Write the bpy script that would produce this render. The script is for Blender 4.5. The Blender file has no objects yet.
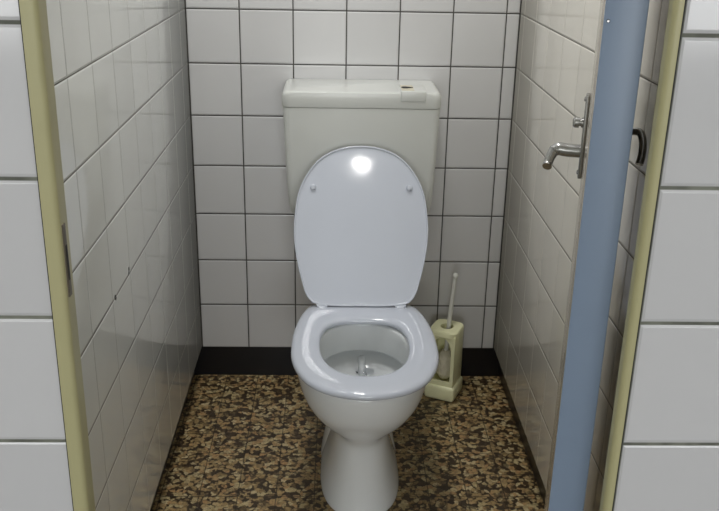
import bpy, bmesh, math, random
from mathutils import Vector, Matrix

SC = bpy.context.scene
COL = SC.collection
random.seed(7)

# ------------------------------------------------------------------ camera
F_PX, PITCH, YAW, ROLL = 884.8, 0.3634, 0.0303, -0.01935
cam_d = bpy.data.cameras.new('camera')
cam_d.sensor_width = 36.0
cam_d.lens = F_PX / 719.0 * 36.0
cam_d.clip_start = 0.02
cam = bpy.data.objects.new('camera', cam_d)
COL.objects.link(cam)
cp, sp, cq, sq = math.cos(PITCH), math.sin(PITCH), math.cos(YAW), math.sin(YAW)
fwd = Vector((sq*cp, cq*cp, -sp))
rt = Vector((cq, -sq, 0.0))
dn = fwd.cross(rt)
cr, sr = math.cos(ROLL), math.sin(ROLL)
r2 = cr*rt + sr*dn
d2 = -sr*rt + cr*dn
M = Matrix((r2, -d2, -fwd)).transposed().to_4x4()
M.translation = Vector((0.4271, -2.5904, 1.4103))
cam.matrix_world = M
SC.camera = cam

# ------------------------------------------------------------------ light and exposure
W = bpy.data.worlds.new('world')
SC.world = W
W.use_nodes = True
W.node_tree.nodes['Background'].inputs[0].default_value = (0.75, 0.85, 1.0, 1)
W.node_tree.nodes['Background'].inputs[1].default_value = 0.3

def area(name, loc, sx, sy, power, colr, rot=(0, 0, 0), shape='RECTANGLE'):
    l = bpy.data.lights.new(name, 'AREA')
    l.shape = shape
    l.size = sx
    if shape in ('RECTANGLE', 'ELLIPSE'):
        l.size_y = sy
    l.energy = power
    l.color = colr
    o = bpy.data.objects.new(name, l)
    o.location = loc
    o.rotation_euler = rot
    COL.objects.link(o)
    return o

area('overhead_light', (0.620, -3.70, 3.35), 0.085, 0.06, 2.6, (1.0, 0.99, 0.97))
area('front_fill_light', (0.45, -8.55, 1.60), 3.20, 2.20, 150, (0.97, 0.985, 1.0), rot=(math.radians(90), 0, 0))  # added frontal fill from behind the camera; no known window there
area('overhead_light', (0.24, -0.80, 3.35), 0.40, 1.00, 36, (1.0, 0.99, 0.98))  # added fill above the stall, put in to brighten its walls
SC.cycles.diffuse_bounces = 10
SC.cycles.max_bounces = 14

SC.view_settings.view_transform = 'Standard'
SC.view_settings.look = 'None'
SC.view_settings.gamma = 1.0
SC.view_settings.use_curve_mapping = False
SC.view_settings.exposure = 0.0

# ------------------------------------------------------------------ materials
def lin(r, g, b):
    f = lambda c: (c/255/12.92) if c/255 <= 0.04045 else ((c/255+0.055)/1.055)**2.4
    return (f(r), f(g), f(b), 1.0)

class NT:
    """small helper for writing node graphs"""
    def __init__(s, name):
        s.m = bpy.data.materials.new(name)
        s.m.use_nodes = True
        s.t = s.m.node_tree
        s.b = s.t.nodes['Principled BSDF']
    def n(s, kind, **kw):
        x = s.t.nodes.new(kind)
        for k, v in kw.items():
            setattr(x, k, v)
        return x
    def link(s, a, b):
        s.t.links.new(a, b)
    def put(s, sock, v):
        if isinstance(v, bpy.types.NodeSocket):
            s.link(v, sock)
        else:
            sock.default_value = v
    def math(s, op, a, b=None, c=None):
        x = s.n('ShaderNodeMath', operation=op)
        for i, v in enumerate((a, b, c)):
            if v is not None:
                s.put(x.inputs[i], v)
        return x.outputs[0]
    def ramp(s, v, a, b, c=0.0, d=1.0):
        x = s.n('ShaderNodeMapRange', interpolation_type='SMOOTHSTEP')
        s.put(x.inputs[0], v)
        for i, k in enumerate((a, b, c, d)):
            x.inputs[i+1].default_value = k
        return x.outputs[0]
    def mix(s, f, a, b):
        x = s.n('ShaderNodeMix', data_type='RGBA')
        s.put(x.inputs[0], f)
        s.put(x.inputs[6], a)
        s.put(x.inputs[7], b)
        return x.outputs[2]
    def pos(s):
        g = s.n('ShaderNodeNewGeometry')
        x = s.n('ShaderNodeSeparateXYZ')
        s.link(g.outputs['Position'], x.inputs[0])
        return g.outputs['Position'], x.outputs
    def noise(s, vec, scale, detail=2.0, rough=0.5):
        x = s.n('ShaderNodeTexNoise')
        s.link(vec, x.inputs['Vector'])
        x.inputs['Scale'].default_value = scale
        x.inputs['Detail'].default_value = detail
        x.inputs['Roughness'].default_value = rough
        return x.outputs[0]
    def bump(s, h, dist=1.0, strength=1.0):
        x = s.n('ShaderNodeBump')
        s.put(x.inputs['Height'], h)
        x.inputs['Distance'].default_value = dist
        x.inputs['Strength'].default_value = strength
        s.link(x.outputs[0], s.b.inputs['Normal'])
    def done(s, colr=None, rough=None, **kw):
        if colr is not None:
            s.put(s.b.inputs['Base Color'], colr)
        if rough is not None:
            s.put(s.b.inputs['Roughness'], rough)
        for k, v in kw.items():
            s.put(s.b.inputs[k], v)
        return s.m

def plain(name, colr, rough, metal=0.0, coat=0.0, wob=0.0, mottle=0.03):
    k = NT(name)
    P, _ = k.pos()
    nz = k.noise(P, 9.0, 3.0)
    c2 = tuple(max(0.0, x*(1-mottle*3)) for x in colr[:3]) + (1,)
    if wob:
        k.bump(k.math('MULTIPLY', k.noise(P, 14.0, 1.0), wob))
    return k.done(k.mix(nz, colr, c2), rough, Metallic=metal, **{'Coat Weight': coat, 'Coat Roughness': 0.08})

def tile_mat(name, ax, pu, ou, pv, ov, gw, tile, grout, rough, lines=(), thin=0.0, blur=0.0006, chips=()):
    k = NT(name)
    P, xyz = k.pos()
    U, V = xyz[ax], xyz[2]
    u = k.math('DIVIDE', k.math('SUBTRACT', U, ou), pu)
    v = k.math('DIVIDE', k.math('SUBTRACT', V, ov), pv)
    fu, fv = k.math('FRACT', u), k.math('FRACT', v)
    du = k.math('MULTIPLY', k.math('MINIMUM', fu, k.math('SUBTRACT', 1.0, fu)), pu)
    dv = k.math('MULTIPLY', k.math('MINIMUM', fv, k.math('SUBTRACT', 1.0, fv)), pv)
    d = k.math('MINIMUM', k.math('ADD', du, thin) if thin else du, dv)
    for l in lines:
        d = k.math('MINIMUM', d, k.math('SUBTRACT', k.math('ABSOLUTE', k.math('SUBTRACT', U, l)), 0.0016))
    tm = k.ramp(d, gw/2-blur, gw/2+blur)
    cmb = k.n('ShaderNodeCombineXYZ')
    k.link(k.math('FLOOR', u), cmb.inputs[0])
    k.link(k.math('FLOOR', v), cmb.inputs[1])
    cmb.inputs[2].default_value = ax*3.7
    wn = k.n('ShaderNodeTexWhiteNoise', noise_dimensions='3D')
    k.link(cmb.outputs[0], wn.inputs['Vector'])
    sep = k.n('ShaderNodeSeparateColor')
    k.link(wn.outputs['Color'], sep.inputs[0])
    ra = k.math('SUBTRACT', sep.outputs[0], 0.5)
    rb = k.math('SUBTRACT', sep.outputs[1], 0.5)
    tc = k.mix(sep.outputs[2], tile, tuple(x*0.94 for x in tile[:3])+(1,))
    gn = k.noise(P, 30.0, 2.0)
    g2 = k.mix(k.ramp(gn, 0.35, 0.7), grout, tuple(min(1, x*1.9) for x in grout[:3])+(1,))
    colr = k.mix(tm, g2, tc)
    for (cu, cv, rad) in chips:
        q = k.math('SQRT', k.math('ADD',
            k.math('POWER', k.math('SUBTRACT', U, cu), 2.0),
            k.math('POWER', k.math('SUBTRACT', V, cv), 2.0)))
        colr = k.mix(k.ramp(q, rad*0.7, rad, 1.0, 0.0), colr, lin(50, 46, 40))
    h = k.math('MULTIPLY', k.ramp(d, gw/2-blur, gw/2+0.0035), 0.0011)
    tilt = k.math('ADD', k.math('MULTIPLY', k.math('SUBTRACT', fu, 0.5), ra),
                  k.math('MULTIPLY', k.math('SUBTRACT', fv, 0.5), rb))
    h = k.math('ADD', h, k.math('MULTIPLY', tilt, 0.0006))
    h = k.math('ADD', h, k.math('MULTIPLY', k.noise(P, 11.0, 1.0), 0.0004))
    k.bump(h)
    rg = k.math('MULTIPLY_ADD', tm, rough-0.7, 0.7)
    return k.done(colr, rg)

TP, TZ = 0.152, 0.102
M_back = tile_mat('tile_back', 0, TP, 0.0, TP, TZ, 0.0036, lin(216, 216, 217), lin(52, 50, 46), 0.16, lines=(0.0, 0.9515))
M_left = tile_mat('tile_left', 1, TP, -0.100, TP, TZ, 0.0022, lin(234, 237, 237), lin(70, 68, 62), 0.08, thin=0.0007,
                  chips=((-0.870, 0.721, 0.006), (-0.873, 0.713, 0.006), (-0.995, 0.712, 0.006), (-0.99, 0.708, 0.006)))
M_right = tile_mat('tile_right', 1, TP, -0.060, TP, TZ, 0.0022, lin(240, 236, 226), lin(78, 74, 66), 0.08, thin=0.0008)
M_front = tile_mat('tile_front', 0, 0.152, 0.0, 0.1535, 0.085, 0.0042, lin(208, 208, 212), lin(92, 94, 86), 0.12)
M_front_b = tile_mat('tile_front', 0, 0.152, 0.0, 0.1535, 0.0828, 0.0042, lin(208, 208, 212), lin(92, 94, 86), 0.12)
M_plaster = plain('plaster_white', lin(222, 222, 218), 0.8)
M_room = plain('room_wall_paint', lin(205, 205, 200), 0.5)
M_frame = plain('frame_paint', lin(184, 179, 138), 0.32, mottle=0.04, wob=0.0006)
M_blue = plain('door_edge_blue', lin(130, 147, 171), 0.4, mottle=0.03, wob=0.0003)
M_face = plain('door_face', lin(186, 178, 164), 0.14)
M_black = plain('base_black', lin(11, 11, 16), 0.3)
M_porc = plain('porcelain', lin(218, 221, 222), 0.09, wob=0.0003, mottle=0.01)
M_seat = plain('seat_plastic', lin(188, 193, 203), 0.06, wob=0.0002, mottle=0.01)
M_tank = plain('tank_plastic', lin(204, 206, 202), 0.30, mottle=0.015)
M_pad = plain('worn_pad', lin(206, 200, 178), 0.4)
M_dark = plain('dark_gap', lin(30, 28, 26), 0.6)
M_chrome = plain('worn_chrome', lin(176, 176, 174), 0.24, metal=1.0)
M_steel = plain('dull_steel', lin(120, 112, 100), 0.4, metal=0.8)
M_cream = plain('cream_plastic', lin(236, 235, 192), 0.3)
M_grip = plain('white_plastic', lin(216, 216, 208), 0.3)
M_brist = plain('bristle', lin(206, 200, 178), 0.8, wob=0.006)

M_water = NT('water').done((0.95, 0.97, 1, 1), 0.02, **{'Transmission Weight': 1.0, 'IOR': 1.33})

def floor_mat():
    k = NT('floor_mosaic')
    P, xyz = k.pos()
    wz = k.n('ShaderNodeTexNoise')
    k.link(P, wz.inputs['Vector'])
    wz.inputs['Scale'].default_value = 55.0
    wz.inputs['Detail'].default_value = 2.0
    wv = k.n('ShaderNodeVectorMath', operation='SCALE')
    k.link(wz.outputs['Color'], wv.inputs[0])
    wv.inputs['Scale'].default_value = 0.028
    av = k.n('ShaderNodeVectorMath', operation='ADD')
    k.link(P, av.inputs[0])
    k.link(wv.outputs[0], av.inputs[1])
    def vor(feature, scale):
        x = k.n('ShaderNodeTexVoronoi', feature=feature, voronoi_dimensions='2D')
        k.link(av.outputs[0], x.inputs['Vector'])
        x.inputs['Scale'].default_value = scale
        return x
    v1 = vor('F1', 68.0)
    ve = vor('DISTANCE_TO_EDGE', 68.0)
    sep = k.n('ShaderNodeSeparateColor')
    k.link(v1.outputs['Color'], sep.inputs[0])
    cr_ = k.n('ShaderNodeValToRGB')
    k.link(sep.outputs[0], cr_.inputs[0])
    e = cr_.color_ramp.elements
    e[0].position = 0.0; e[0].color = lin(60, 46, 28)
    e[1].position = 1.0; e[1].color = lin(190, 172, 132)
    for p_, c_ in ((0.10, lin(72, 56, 36)), (0.18, lin(134, 112, 74)), (0.45, lin(160, 137, 93)), (0.62, lin(160, 126, 84)), (0.8, lin(168, 152, 110))):
        q = e.new(p_); q.color = c_
    nz = k.noise(P, 34.0, 3.0, 0.6)
    rad = k.ramp(nz, 0.34, 0.66, 0.72, 0.30)
    chip = k.ramp(k.math('SUBTRACT', rad, v1.outputs['Distance']), -0.16, 0.13)
    big = k.ramp(k.noise(P, 26.0, 3.0, 0.6), 0.56, 0.63, 1.0, 0.0)
    chip = k.math('MULTIPLY', chip, k.math('MULTIPLY_ADD', big, 0.72, 0.28))
    colr = k.mix(chip, lin(50, 38, 23), cr_.outputs[0])
    fine = k.noise(P, 120.0, 3.0, 0.65)
    colr = k.mix(k.ramp(fine, 0.4, 0.72, 0.0, 0.62), colr, lin(64, 50, 32))
    fx = k.math('FRACT', k.math('DIVIDE', k.math('ADD', xyz[0], 10.02), 0.1))
    fy = k.math('FRACT', k.math('DIVIDE', k.math('ADD', xyz[1], 10.055), 0.1))
    dx = k.math('MINIMUM', fx, k.math('SUBTRACT', 1.0, fx))
    dy = k.math('MINIMUM', fy, k.math('SUBTRACT', 1.0, fy))
    g = k.ramp(k.math('MINIMUM', dx, dy), 0.006, 0.022, 0.75, 0.0)
    colr = k.mix(g, colr, lin(30, 24, 16))
    k.bump(k.math('MULTIPLY', chip, 0.0004))
    return k.done(colr, 0.38)
M_floor = floor_mat()
M_floor2 = tile_mat('bounce_floor_washroom', 0, 0.2, 0.0, 0.2, 0.0, 0.004, lin(200, 196, 186), lin(110, 108, 100), 0.4)  # unseen floor, made pale to bounce light into the stall

# ------------------------------------------------------------------ mesh helpers
WL = {}          # world position of every empty
def thing(name, label, cat, loc, group=None, kind=None):
    o = bpy.data.objects.new(name, None)
    o.location = loc
    o.empty_display_size = 0.05
    COL.objects.link(o)
    if label: o['label'] = label
    if cat: o['category'] = cat
    if group: o['group'] = group
    if kind: o['kind'] = kind
    WL[o.name] = Vector(loc)
    return o

def obj(name, bm, mat, parent=None, sharp=35, label=None, kind=None):
    base = Vector((0, 0, 0))
    if parent is not None:
        base = WL[parent.name]
        bmesh.ops.translate(bm, verts=bm.verts, vec=-base)
    bmesh.ops.recalc_face_normals(bm, faces=bm.faces)
    me = bpy.data.meshes.new(name)
    bm.to_mesh(me)
    bm.free()
    for m in (mat if isinstance(mat, (list, tuple)) else [mat]):
        me.materials.append(m)
    me.shade_smooth()
    me.set_sharp_from_angle(angle=math.radians(sharp))
    o = bpy.data.objects.new(name, me)
    COL.objects.link(o)
    if parent is not None:
        o.parent = parent
    WL[o.name] = base
    if label: o['label'] = label
    if kind: o['kind'] = kind
    return o

def box(bm, x0, x1, y0, y1, z0, z1, bev=0.0, seg=2):
    vs = [bm.verts.new((x, y, z)) for x in (x0, x1) for y in (y0, y1) for z in (z0, z1)]
    fs = [(0, 1, 3, 2), (4, 6, 7, 5), (0, 4, 5, 1), (2, 3, 7, 6), (0, 2, 6, 4), (1, 5, 7, 3)]
    faces = [bm.faces.new([vs[i] for i in f]) for f in fs]
    if bev:
        es = list({e for f in faces for e in f.edges})
        bmesh.ops.bevel(bm, geom=es, offset=bev, segments=seg, profile=0.5, affect='EDGES')
    return bm

def loft(bm, rings, cap0=True, cap1=True, closed=False):
    rv = [[bm.verts.new(p) for p in r] for r in rings]
    n = len(rv[0])
    pairs = list(zip(rv[:-1], rv[1:]))
    if closed:
        pairs.append((rv[-1], rv[0]))
    for a, b in pairs:
        for i in range(n):
            j = (i+1) % n
            bm.faces.new((a[i], a[j], b[j], b[i]))
    if not closed:
        if cap0: bm.faces.new(list(reversed(rv[0])))
        if cap1: bm.faces.new(rv[-1])
    return rv

def tube(bm, pts, rad, n=14, cap=True):
    pts = [Vector(p) for p in pts]
    rs = rad if isinstance(rad, (list, tuple)) else [rad]*len(pts)
    rings = []
    up = None
    for i, p in enumerate(pts):
        t = (pts[min(i+1, len(pts)-1)] - pts[max(i-1, 0)]).normalized()
        if up is None:
            up = Vector((0, 0, 1)) if abs(t.z) < 0.9 else Vector((0, 1, 0))
        a = (up - t*up.dot(t)).normalized()
        up = a
        b = t.cross(a)
        rings.append([p + (a*math.cos(2*math.pi*k/n) + b*math.sin(2*math.pi*k/n))*rs[i] for k in range(n)])
    loft(bm, rings, cap, cap)

def smooth_path(pts, sub=6):
    P = [Vector(p) for p in pts]
    P = [2*P[0]-P[1]] + P + [2*P[-1]-P[-2]]
    out = []
    for i in range(1, len(P)-2):
        for k in range(sub):
            t = k/sub
            a, b, c, d = P[i-1], P[i], P[i+1], P[i+2]
            out.append(0.5*((2*b) + (c-a)*t + (2*a-5*b+4*c-d)*t*t + (3*b-a-3*c+d)*t**3))
    out.append(P[-2])
    return out

def outline(half, n=64):
    """half = [(hx, s), ...] from front centre to back centre -> n (x, s) points all the way round"""
    pts = [Vector((x, s, 0)) for x, s in half]
    full = pts + [Vector((-p.x, p.y, 0)) for p in reversed(pts[1:-1])]
    m = len(full)
    dense = []
    for i in range(m):
        a, b, c, d = full[i-1], full[i], full[(i+1) % m], full[(i+2) % m]
        for k in range(12):
            t = k/12
            dense.append(0.5*((2*b) + (c-a)*t + (2*a-5*b+4*c-d)*t*t + (3*b-a-3*c+d)*t**3))
    cum = [0.0]
    for i in range(len(dense)):
        cum.append(cum[-1] + (dense[(i+1) % len(dense)]-dense[i]).length)
    tot, out, j = cum[-1], [], 0
    for i in range(n):
        w = tot*i/n
        while cum[j+1] < w: j += 1
        f = (w-cum[j])/(cum[j+1]-cum[j])
        q = dense[j].lerp(dense[(j+1) % len(dense)], f)
        out.append((q.x, q.y))
    return out

def sup(hx, yf, yb, z, cx, e=2.3, n=64):
    """superelliptic ring, start at the front centre"""
    cy, hy = (yf+yb)/2, (yb-yf)/2
    r = []
    for i in range(n):
        a = 2*math.pi*i/n
        s, c = math.sin(a), -math.cos(a)
        r.append((cx + hx*math.copysign(abs(s)**(2/e), s), cy + hy*math.copysign(abs(c)**(2/e), c), z))
    return r

def smooth_rings(rings, sub):
    out = []
    m = len(rings)
    for i in range(m-1):
        for k in range(sub):
            t = k/sub
            q = []
            for a, b, c, d in zip(rings[max(i-1, 0)], rings[i], rings[i+1], rings[min(i+2, m-1)]):
                a, b, c, d = map(Vector, (a, b, c, d))
                # limited tangents, so that close rings do not overshoot
                l = (c-b).length
                t1 = (c-a)*(l/max(l+(b-a).length, 1e-6))
                t2 = (d-b)*(l/max(l+(d-c).length, 1e-6))
                q.append(b*(2*t**3-3*t*t+1) + t1*(t**3-2*t*t+t) + c*(3*t*t-2*t**3) + t2*(t**3-t*t))
            out.append(q)
    out.append([Vector(p) for p in rings[-1]])
    return out

# ------------------------------------------------------------------ the setting
XR = 0.9515                 # inner face of the right stall wall
YF, YB = -1.722, -1.645     # front partition: outer and inner face
OX0, OX1 = 0.1450, 0.7490     # clear opening between the frame's reveals
TOP = 2.08

bm = box(bmesh.new(), -1.5, 2.4, YF+0.03, 0.12, -0.1, 0.0)
obj('floor', bm, M_floor, kind='structure')
bm = box(bmesh.new(), -1.5, 2.4, -8.6, YF+0.03, -0.1, 0.0)
obj('floor_washroom', bm, M_floor2, kind='structure')
bm = box(bmesh.new(), -1.5, 2.4, -8.6, 0.12, 3.4, 3.5)
obj('ceiling', bm, M_plaster, kind='structure')
bm = box(bmesh.new(), -1.5, 2.4, 0.0, 0.12, TZ, 3.4, 0.003)
obj('wall_back', bm, M_back, kind='structure')
bm = box(bmesh.new(), -1.5, 2.4, 0.001, 0.12, 0.0, TZ+0.001)
obj('baseboard_back', bm, M_black, kind='structure')
bm = box(bmesh.new(), -0.09, 0.0, YB, 0.0, TZ, TOP, 0.004, 3)
obj('wall_left', bm, M_left, kind='structure')
bm = box(bmesh.new(), -0.06, -0.03, YB, 0.006, 0.0, TZ+0.002)
obj('baseboard_left', bm, M_black, kind='structure')
bm = box(bmesh.new(), XR, XR+0.09, YB, 0.0, TZ, TOP, 0.004, 3)
obj('wall_right', bm, M_right, kind='structure')
bm = box(bmesh.new(), XR+0.025, XR+0.055, YB, 0.006, 0.0, TZ+0.002)
obj('baseboard_right', bm, M_black, kind='structure')
bm = bmesh.new()
OXL = lambda z: OX0 - 0.003 + (z-0.69)*0.007          # the left jamb leans in a little
def lpoly(z):
    x = OXL(z)-0.0175
    return [(-1.5, YF, z), (x-0.002, YF, z), (x-0.0006, YF+0.0006, z), (x, YF+0.002, z), (x, YB, z), (-1.5, YB, z)]
loft(bm, [lpoly(0.0), lpoly(TOP)])
nf = len(bm.faces)
xa, xb = OX1+0.0113, OX1+0.0285
poly = [(xa, YF+0.002), (xa+0.0006, YF+0.0006), (xa+0.002, YF), (2.4, YF), (2.4, YB), (xb, YB), (xb, YF+0.011), (xa, YF+0.011)]
loft(bm, [[(x, y, 0.0) for x, y in poly], [(x, y, TOP) for x, y in poly]])
bm.faces.ensure_lookup_table()
for f_ in bm.faces:
    if f_.calc_center_median().x > 0.45:
        f_.material_index = 1
obj('wall_front', bm, (M_front, M_front_b), kind='structure')
bm = box(bmesh.new(), -1.6, -1.5, -8.6, 0.12, 0.0, 3.4)
obj('wall_far_left', bm, M_room, kind='structure')
bm = box(bmesh.new(), 2.4, 2.5, -8.6, 0.12, 0.0, 3.4)
obj('wall_far_right', bm, M_room, kind='structure')
bm = box(bmesh.new(), -1.6, 2.5, -8.7, -8.6, 0.0, 3.4)
obj('wall_rear', bm, M_room, kind='structure')

# steel door frame: an L profile swept up the left jamb, over the head and down the right jamb
def frame_profile():
    # (into the opening +, depth +Y) around the section
    pts = [(-0.016, 0.0)]
    r = 0.007
    for i in range(6):
        a = math.pi/2*i/5
        pts.append((-r + r*math.sin(a), r - r*math.cos(a)))
    pts += [(0.0, 0.016), (-0.016, 0.016), (-0.016, 0.080), (-0.0165, 0.080)]
    return pts
bm = bmesh.new()
prof = frame_profile()
HEAD = 2.03
y0 = YF - 0.004
ringA = [(OXL(0.0) + a, y0 + d, 0.0) for a, d in prof]
ringB = [(OXL(HEAD) + a, y0 + d, HEAD - a) for a, d in prof]
profR = [(-0.009, 0.0)] + prof[1:-3] + [(-0.027, 0.016), (-0.027, 0.080), (-0.0275, 0.080)]
ringC = [(OX1 - a, y0 + d, HEAD - a) for a, d in profR]
ringD = [(OX1 - a, y0 + d, 0.0) for a, d in profR]
loft(bm, [ringA, ringB, ringC, ringD])
frame = obj('trim_1', bm, M_frame, kind='structure', sharp=25)
bm = bmesh.new()
loft(bm, [[(OXL(z)+q, y, z) for q, y in ((-0.0180, y0+0.003), (-0.0155, y0+0.003), (-0.0155, y0+0.014), (-0.0180, y0+0.014))] for z in (0.0, HEAD+0.018)])
box(bm, OX1+0.0085, OX1+0.0115, y0+0.003, y0+0.014, 0.0, HEAD+0.018)
obj('sealant', bm, M_dark, frame, label='black sealant line along the tiles')
# strike plate on the left reveal with a dark keep hole
bm = box(bmesh.new(), OXL(1.07)-0.004, OXL(1.07)+0.0016, y0+0.0075, y0+0.0165, 1.028, 1.109, 0.0006, 1)
sp_ = obj('strike_plate', bm, M_steel, frame, label='dull steel strike plate')
bm = box(bmesh.new(), OXL(1.07)+0.0005, OXL(1.07)+0.0020, y0+0.0090, y0+0.0135, 1.047, 1.086)
obj('keep_hole', bm, M_dark, sp_)

# ------------------------------------------------------------------ the open door
HN = Vector((0.7085, -1.640, 0))            # near left corner of the leaf (hinge edge)
HF = Vector((0.8700, -1.060, 0))            # far left corner
du_ = (HF-HN).normalized()                  # along the leaf, away from the hinges
dnrm = Vector((du_.y, -du_.x, 0))           # towards the right stall wall
LEN = (HF-HN).length
TH = 0.042
def D(a, b, z):                             # leaf coordinates: along, across (0 = left face), height
    return HN + du_*a + dnrm*b + Vector((0, 0, z))
def dbox(bm, a0, a1, b0, b1, z0, z1, bev=0.0):
    c = bmesh.new()
    box(c, a0, a1, b0, b1, z0, z1, bev)
    vm = {v: bm.verts.new(D(*v.co)) for v in c.verts}
    for f in c.faces:
        bm.faces.new([vm[v] for v in f.verts])
    c.free()
door = thing('door_1', None, None, HN, kind='structure')
bm = bmesh.new()
dbox(bm, 0.002, LEN, 0.0, TH, 0.012, 2.02, 0.0015)
obj('door_panel', bm, M_face, door, label='greyish beige door leaf')
bm = bmesh.new()
dbox(bm, -0.0012, 0.003, -0.0008, TH+0.0008, 0.012, 2.02, 0.0012)
edge = obj('door_edge', bm, M_blue, door, label='light blue painted edge strip')
bm = bmesh.new()
tube(bm, [D(-0.0008, 0.004, 1.315), D(-0.0035, 0.004, 1.315)], [0.0024, 0.0012], 10)
obj('screw', bm, M_chrome, edge, label='bright screw head')

AH = LEN - 0.070                            # handle axis distance along the leaf
def handle(side):
    s = -1 if side == 'left' else 1
    b0 = 0.0 if side == 'left' else TH
    def Q(a, out, z): return D(AH + a, b0 + s*out, z)
    bm = bmesh.new()
    lo, hi = sorted((b0, b0 + s*0.007))
    dbox(bm, AH-0.016, AH+0.016, lo, hi, 1.002, 1.144, 0.0025)
    plate = obj('door_handle', bm, M_chrome, door, label='chrome handle plate with lever' if side == 'left' else 'dark back plate with lever')
    bm = bmesh.new()
    for z in (1.010, 1.136):
        tube(bm, [Q(0, 0.006, z), Q(0, 0.0085, z), Q(0, 0.0095, z)], [0.004, 0.004, 0.002], 12)
    obj('screw', bm, M_chrome, plate)
    bm = bmesh.new()
    zl = 1.047
    if side == 'left':
        tube(bm, [Q(0, 0.006, zl), Q(0, 0.016, zl), Q(0, 0.018, zl)], [0.0115, 0.0115, 0.0095], 18)
        tube(bm, smooth_path([Q(0, 0.014, zl), Q(0, 0.028, zl), Q(0, 0.042, zl+0.001), Q(-0.002, 0.050, zl-0.003), Q(-0.008, 0.055, zl-0.012), Q(-0.014, 0.058, zl-0.022), Q(-0.02, 0.059, zl-0.026)], 5),
             [0.0115]*12 + [0.0105]*4 + [0.0090]*4 + [0.0082]*11, 16)
    else:
        tube(bm, [Q(0, 0.006, zl+0.036), Q(0, 0.014, zl+0.036), Q(0, 0.016, zl+0.036)], [0.0115, 0.0115, 0.0095], 18)
        tube(bm, smooth_path([Q(0, 0.006, zl+0.036), Q(0, 0.030, zl+0.040), Q(-0.006, 0.044, zl+0.040), Q(-0.018, 0.0495, zl+0.028), Q(-0.030, 0.050, zl+0.008), Q(-0.038, 0.047, zl-0.006)], 6), 0.0065, 16)
    obj('lever', bm, M_chrome, plate)
    bm = bmesh.new()
    zk = 1.096
    tube(bm, [Q(0, 0.004, zk), Q(0, 0.010, zk), Q(0, 0.0105, zk), Q(0, 0.013, zk), Q(0, 0.0135, zk), Q(0, 0.021, zk), Q(0, 0.024, zk)],
         [0.0085, 0.0085, 0.006, 0.006, 0.0092, 0.0092, 0.006], 18)
    obj('lock_knob', bm, M_chrome, plate)
handle('left')
handle('right')

# ------------------------------------------------------------------ the toilet
CX = 0.5
toilet = thing('toilet', 'white porcelain floor toilet with its seat down and lid raised', 'toilet', (CX, -0.55, 0))
bm = bmesh.new()
R = lambda z, hx, yf, yb, e=2.2: sup(hx, yf, yb, z, CX, e)
rings = [
    R(0.000, 0.104, -0.742, -0.330, 2.6), R(0.006, 0.106, -0.745, -0.328, 2.6), R(0.030, 0.101, -0.740, -0.340, 2.6), R(0.080, 0.088, -0.733, -0.37, 2.5),
    R(0.130, 0.0775, -0.730, -0.42, 2.4), R(0.175, 0.0690, -0.732, -0.48, 2.3), R(0.200, 0.0655, -0.737, -0.50),
    R(0.218, 0.0670, -0.748, -0.505), R(0.236, 0.080, -0.765, -0.49), R(0.258, 0.107, -0.788, -0.45), R(0.285, 0.134, -0.814, -0.39), R(0.318, 0.155, -0.840, -0.32),
    R(0.355, 0.166, -0.858, -0.28), R(0.388, 0.171, -0.867, -0.27), R(0.405, 0.1715, -0.869, -0.27), R(0.411, 0.169, -0.866, -0.272), R(0.413, 0.162, -0.860, -0.278),
    R(0.413, 0.126, -0.817, -0.463), R(0.410, 0.120, -0.811, -0.470), R(0.402, 0.118, -0.809, -0.472), R(0.338, 0.119, -0.810, -0.471), R(0.332, 0.122, -0.813, -0.468),
    R(0.334, 0.143, -0.830, -0.440), R(0.318, 0.142, -0.828, -0.440), R(0.303, 0.132, -0.812, -0.450), R(0.281, 0.108, -0.785, -0.475), R(0.262, 0.080, -0.75, -0.510),
    R(0.257, 0.050, -0.72, -0.55)]
rings = smooth_rings(rings, 3)
loft(bm, rings)
# trap bulge at the back of the foot
tr = [sup(0.040, -0.54, -0.30, 0.128, CX), sup(0.066, -0.57, -0.28, 0.118, CX), sup(0.083, -0.59, -0.27, 0.095, CX), sup(0.095, -0.60, -0.27, 0.058, CX), sup(0.103, -0.60, -0.27, 0.02, CX), sup(0.106, -0.60, -0.27, 0.0, CX)]
loft(bm, tr)
loft(bm, [sup(0.060, -0.54, -0.28, z_, CX) for z_ in (0.02, 0.12, 0.20)] + [sup(0.070, -0.44, -0.276, 0.26, CX), sup(0.085, -0.40, -0.276, 0.33, CX)])
bowl = obj('bowl', bm, M_porc, toilet, sharp=60)
# ridge imitating a lamp glint on the wet run; water ripple at its foot
bm = bmesh.new()
tube(bm, smooth_path([(CX+0.003, -0.447, 0.304), (CX+0.003, -0.462, 0.290), (CX+0.004, -0.480, 0.279), (CX+0.005, -0.50, 0.270)], 5), [0.005]+[0.0105]*14+[0.008], 14)
obj('glint_ridge', bm, M_porc, bowl)
bm = bmesh.new()
bmesh.ops.create_uvsphere(bm, u_segments=32, v_segments=16, radius=1.0)
for v_ in bm.verts:
    c_ = v_.co.copy()
    k_ = 1 + 0.08*math.sin(5*c_.x+2)*math.cos(4*c_.y)
    v_.co = Vector((CX+0.010 + c_.x*0.024*k_, -0.486 + c_.y*0.018*k_, 0.278 + c_.z*0.007*k_))
obj('water', bm, M_water, bowl, label='ripple of clear water')

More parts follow.
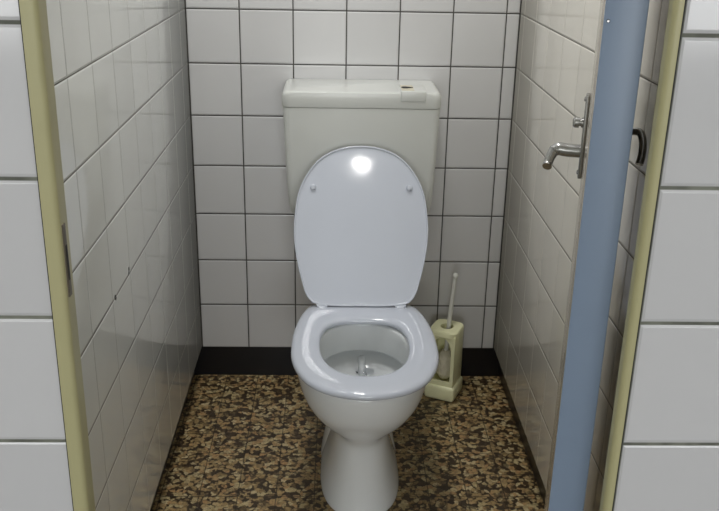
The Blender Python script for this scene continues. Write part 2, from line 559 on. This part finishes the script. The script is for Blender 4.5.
def seat_mesh():
    bm = bmesh.new()
    O = outline([(0, -0.887), (0.045, -0.880), (0.092, -0.860), (0.132, -0.822), (0.160, -0.768), (0.176, -0.705), (0.1795, -0.640), (0.1775, -0.570), (0.170, -0.505), (0.157, -0.445), (0.139, -0.402), (0.110, -0.385), (0.05, -0.382), (0, -0.382)], 72)
    I = outline([(0, -0.794), (0.038, -0.787), (0.070, -0.764), (0.094, -0.724), (0.107, -0.672), (0.1098, -0.620), (0.106, -0.572), (0.092, -0.528), (0.066, -0.502), (0.032, -0.494), (0, -0.493)], 72)
    prof = [(0.05, 0.4185), (0.008, 0.4200), (-0.005, 0.4240), (0.003, 0.4290), (0.04, 0.4335), (0.14, 0.4365), (0.35, 0.4380), (0.6, 0.4375), (0.82, 0.4365), (0.93, 0.4345), (0.985, 0.4305), (1.0, 0.4260), (0.99, 0.4200), (0.95, 0.4185)]
    rings = []
    for t, z in prof:
        rings.append([(CX+0.003 + o[0]+(i[0]-o[0])*t, o[1]+(i[1]-o[1])*t, z) for o, i in zip(O, I)])
    loft(bm, rings, closed=True)
    return bm
seat = obj('seat', seat_mesh(), M_seat, toilet, sharp=60)

HG = Vector((CX-0.0015, -0.420, 0.445))
ld = Vector((0, 0.190, 0.387)).normalized()
ln = Vector((0, -ld.z, ld.y))
def L(x, s, h): return HG + Vector((x, 0, 0)) + ld*s + ln*h
LO = outline([(0, 0.431), (0.042, 0.427), (0.083, 0.414), (0.117, 0.391), (0.1425, 0.360), (0.162, 0.325), (0.174, 0.285), (0.1815, 0.215), (0.1795, 0.165), (0.172, 0.115), (0.158, 0.058), (0.145, 0.020), (0.122, 0.000), (0.06, -0.006), (0, -0.006)], 72)
bm = bmesh.new()
rings = []
for k_, h in ((0.0, -0.018), (0.3, -0.0178), (0.6, -0.016), (0.85, -0.012), (0.96, -0.007), (0.995, -0.002), (1.0, 0.003), (0.996, 0.0043), (0.988, 0.0045), (0.982, 0.0038), (0.976, 0.0014), (0.970, 0.0009), (0.94, 0.0006), (0.80, 0.0003), (0.6, 0.0), (0.35, -0.0001), (0.12, -0.0001), (0.0, -0.0001)):
    kk = max(k_, 0.004)
    rings.append([L(x*kk, 0.20+(s-0.20)*kk, h) for x, s in LO])
loft(bm, rings)
lid = obj('lid', bm, M_seat, toilet, sharp=60)
for sx in (-0.1305, 0.1305):
    bm = bmesh.new()
    prof = [(0.0085, -0.004), (0.0085, 0.003), (0.0075, 0.0065), (0.005, 0.0085), (0.002, 0.009)]
    loft(bm, [[L(sx+r*math.cos(2*math.pi*i/20), 0.316+r*math.sin(2*math.pi*i/20), h) for i in range(20)] for r, h in prof])
    obj('bumper', bm, M_seat, lid)
for sx in (-0.105, 0.105):
    bm = bmesh.new()
    box(bm, CX+sx-0.011, CX+sx+0.011, -0.434, -0.405, 0.412, 0.441, 0.005, 3)
    tube(bm, [(CX+sx-0.014, -0.420, 0.440), (CX+sx+0.014, -0.420, 0.440)], 0.0065, 18)
    obj('hinge', bm, M_seat, toilet)

# ------------------------------------------------------------------ the cistern
cist = thing('toilet_cistern', 'wide off-white plastic cistern hung on the tiled wall behind the lid', 'cistern', (CX, 0.0, 0.62))
def rrect(x0, x1, y0, y1, z, r, n=6):
    """rounded rectangle ring: small radius at the wall, r at the front corners"""
    pts = []
    for cx, cy, a0 in ((x1-r, y0+r, -90), (x1-0.004, y1-0.004, 0), (x0+0.004, y1-0.004, 90), (x0+r, y0+r, 180)):
        rr = r if cy < (y0+y1)/2 else 0.004
        for i in range(n+1):
            a = math.radians(a0 + 90*i/n)
            pts.append((cx + rr*math.cos(a), cy + rr*math.sin(a), z))
    return pts
bm = bmesh.new()
tk = [(0.318, 0.680, -0.150, 0.606), (0.307, 0.690, -0.172, 0.612), (0.300, 0.698, -0.186, 0.625), (0.296, 0.703, -0.192, 0.65), (0.291, 0.707, -0.196, 0.72), (0.2845, 0.7125, -0.2008, 0.88), (0.2825, 0.7135, -0.2018, 0.9285)]
loft(bm, [rrect(a, b, f, -0.001, z, 0.020) for a, b, f, z in tk])
obj('tank', bm, M_tank, cist)
bm = bmesh.new()
tl = [(0.286, 0.711, -0.199, 0.9295), (0.2805, 0.7155, -0.2030, 0.9300), (0.2795, 0.7160, -0.2036, 0.932), (0.2800, 0.7155, -0.2034, 0.958), (0.2825, 0.7130, -0.2032, 0.9665), (0.2875, 0.708, -0.2025, 0.9705), (0.2935, 0.7025, -0.2000, 0.9728), (0.298, 0.698, -0.194, 0.9735)]
loft(bm, [rrect(a, b, f, -0.001, z, 0.024) for a, b, f, z in tl])
tlid = obj('tank_lid', bm, M_tank, cist)
bm = box(bmesh.new(), 0.603, 0.672, -0.2062, -0.100, 0.949, 0.9780, 0.003, 3)
btn = obj('flush_button', bm, M_tank, cist)
bm = box(bmesh.new(), 0.606, 0.640, -0.196, -0.115, 0.9770, 0.9788)
obj('pad', bm, M_pad, btn, label='worn yellowed pad')
bm = bmesh.new()
ring = [(0.6235+0.0165*math.cos(a), -0.152+0.018*math.sin(a)*(0.75-0.35*math.cos(a))) for a in [2*math.pi*i/24 for i in range(24)]]
loft(bm, [[(x, y, 0.977) for x, y in ring], [(x, y, 0.9793) for x, y in ring]])
obj('groove', bm, M_dark, btn, label='dark worn groove')

# ------------------------------------------------------------------ toilet brush and holder
hx0 = Vector((0.778, -0.112, 0.0))
AZ = math.radians(-25)
ca, sa = math.cos(AZ), math.sin(AZ)
def Hh(x, y, z): return Vector((hx0.x + x*ca - y*sa, hx0.y + x*sa + y*ca, z))
hold = thing('brush_holder', 'pale yellow plastic toilet brush holder standing behind the toilet bowl', 'brush holder', hx0)
def hbox(bm, x0, x1, y0, y1, z0, z1, bev):
    c = box(bmesh.new(), x0, x1, y0, y1, z0, z1, bev, 3)
    vm = {v: bm.verts.new(Hh(*v.co)) for v in c.verts}
    for f in c.faces:
        bm.faces.new([vm[v] for v in f.verts])
    c.free()
bm = bmesh.new()
hbox(bm, -0.049, 0.049, -0.052, 0.052, 0.0, 0.050, 0.010)
obj('base', bm, M_cream, hold)
bm = bmesh.new()
# arched front and side walls: U shaped sheet with an arch cut in the front
TT, WT = 0.226, 0.004
hw, hd = 0.042, 0.044
hbox(bm, -hw, hw, hd-WT, hd, 0.045, TT, 0.0015)                    # back
hbox(bm, -hw, -hw+WT, -hd, hd, 0.045, TT-0.004, 0.0015)            # sides
hbox(bm, hw-WT, hw, -hd, hd, 0.045, TT-0.004, 0.0015)
arch = []
NA = 16
zc, ra_, rz_ = 0.165, 0.031, 0.050
inner = [(-ra_, 0.066)] + [(-ra_*math.cos(math.pi*i/NA), zc + rz_*math.sin(math.pi*i/NA)) for i in range(NA+1)] + [(ra_, 0.066)]
outer = [(-hw, 0.046)] + [(-hw + 2*hw*i/NA, TT-0.004) if 0 < i < NA else ((-hw if i == 0 else hw), TT-0.010) for i in range(NA+1)] + [(hw, 0.046)]
fr = []
for yy in (-hd, -hd+WT):
    fr.append(([bm.verts.new(Hh(x, yy, z)) for x, z in inner], [bm.verts.new(Hh(x, yy, z)) for x, z in outer]))
m_ = len(inner)
for i in range(m_):
    j = (i+1) % m_
    for (I_, O_) in fr:
        bm.faces.new((I_[i], I_[j], O_[j], O_[i]))
    bm.faces.new((fr[0][0][i], fr[0][0][j], fr[1][0][j], fr[1][0][i]))
    bm.faces.new((fr[0][1][i], fr[0][1][j], fr[1][1][j], fr[1][1][i]))
obj('body', bm, M_cream, hold)
bm = bmesh.new()
NR = 28
def rsq(a, sx, sy):
    c, s = math.cos(a), math.sin(a)
    return (sx*math.copysign(abs(c)**0.5, c), sy*math.copysign(abs(s)**0.5, s))
top = []
for (kx, z) in ((1.0, TT-0.010), (1.06, TT-0.008), (1.06, TT+0.006), (1.0, TT+0.010)):
    top.append([Hh(*rsq(2*math.pi*i/NR, 0.044*kx, 0.046*kx), z) for i in range(NR)])
for z in (TT+0.010, TT-0.010):
    top.append([Hh(0.020*math.cos(2*math.pi*i/NR), 0.022*math.sin(2*math.pi*i/NR), z) for i in range(NR)])
loft(bm, top, closed=True)
obj('collar', bm, M_cream, hold)

brush = thing('toilet_brush', 'white toilet brush with a thin upright handle in the pale yellow holder', 'toilet brush', Hh(0, 0, 0.052))
bm = bmesh.new()
tube(bm, [Hh(0, 0, 0.07), Hh(0.002, 0, 0.16), Hh(0.005, 0.004, 0.25), Hh(0.009, 0.008, 0.33), Hh(0.013, 0.012, 0.395)], [0.0065, 0.0068, 0.0072, 0.0068, 0.006], 14)
handle_o = obj('handle', bm, M_grip, brush)
bm = bmesh.new()
tube(bm, [Hh(0.0128, 0.0118, 0.392), Hh(0.0132, 0.0122, 0.398), Hh(0.0134, 0.0124, 0.404), Hh(0.0136, 0.0126, 0.409), Hh(0.0137, 0.0127, 0.411)], [0.006, 0.0085, 0.0088, 0.006, 0.002], 14)
obj('knob', bm, M_grip, handle_o)
bm = bmesh.new()
NB, KB = 44, 20
rings = []
for k in range(KB+1):
    t = k/KB
    z = 0.056 + 0.098*t
    r0 = 0.029*min(1.0, 0.45+2.6*min(t, 1-t))
    rings.append([Hh((r0*(0.86 + 0.14*random.random()))*math.cos(2*math.pi*i/NB), (r0*(0.86 + 0.14*random.random()))*math.sin(2*math.pi*i/NB), z + random.uniform(-.002, .002)) for i in range(NB)])
loft(bm, rings)
obj('bristles', bm, M_brist, brush)
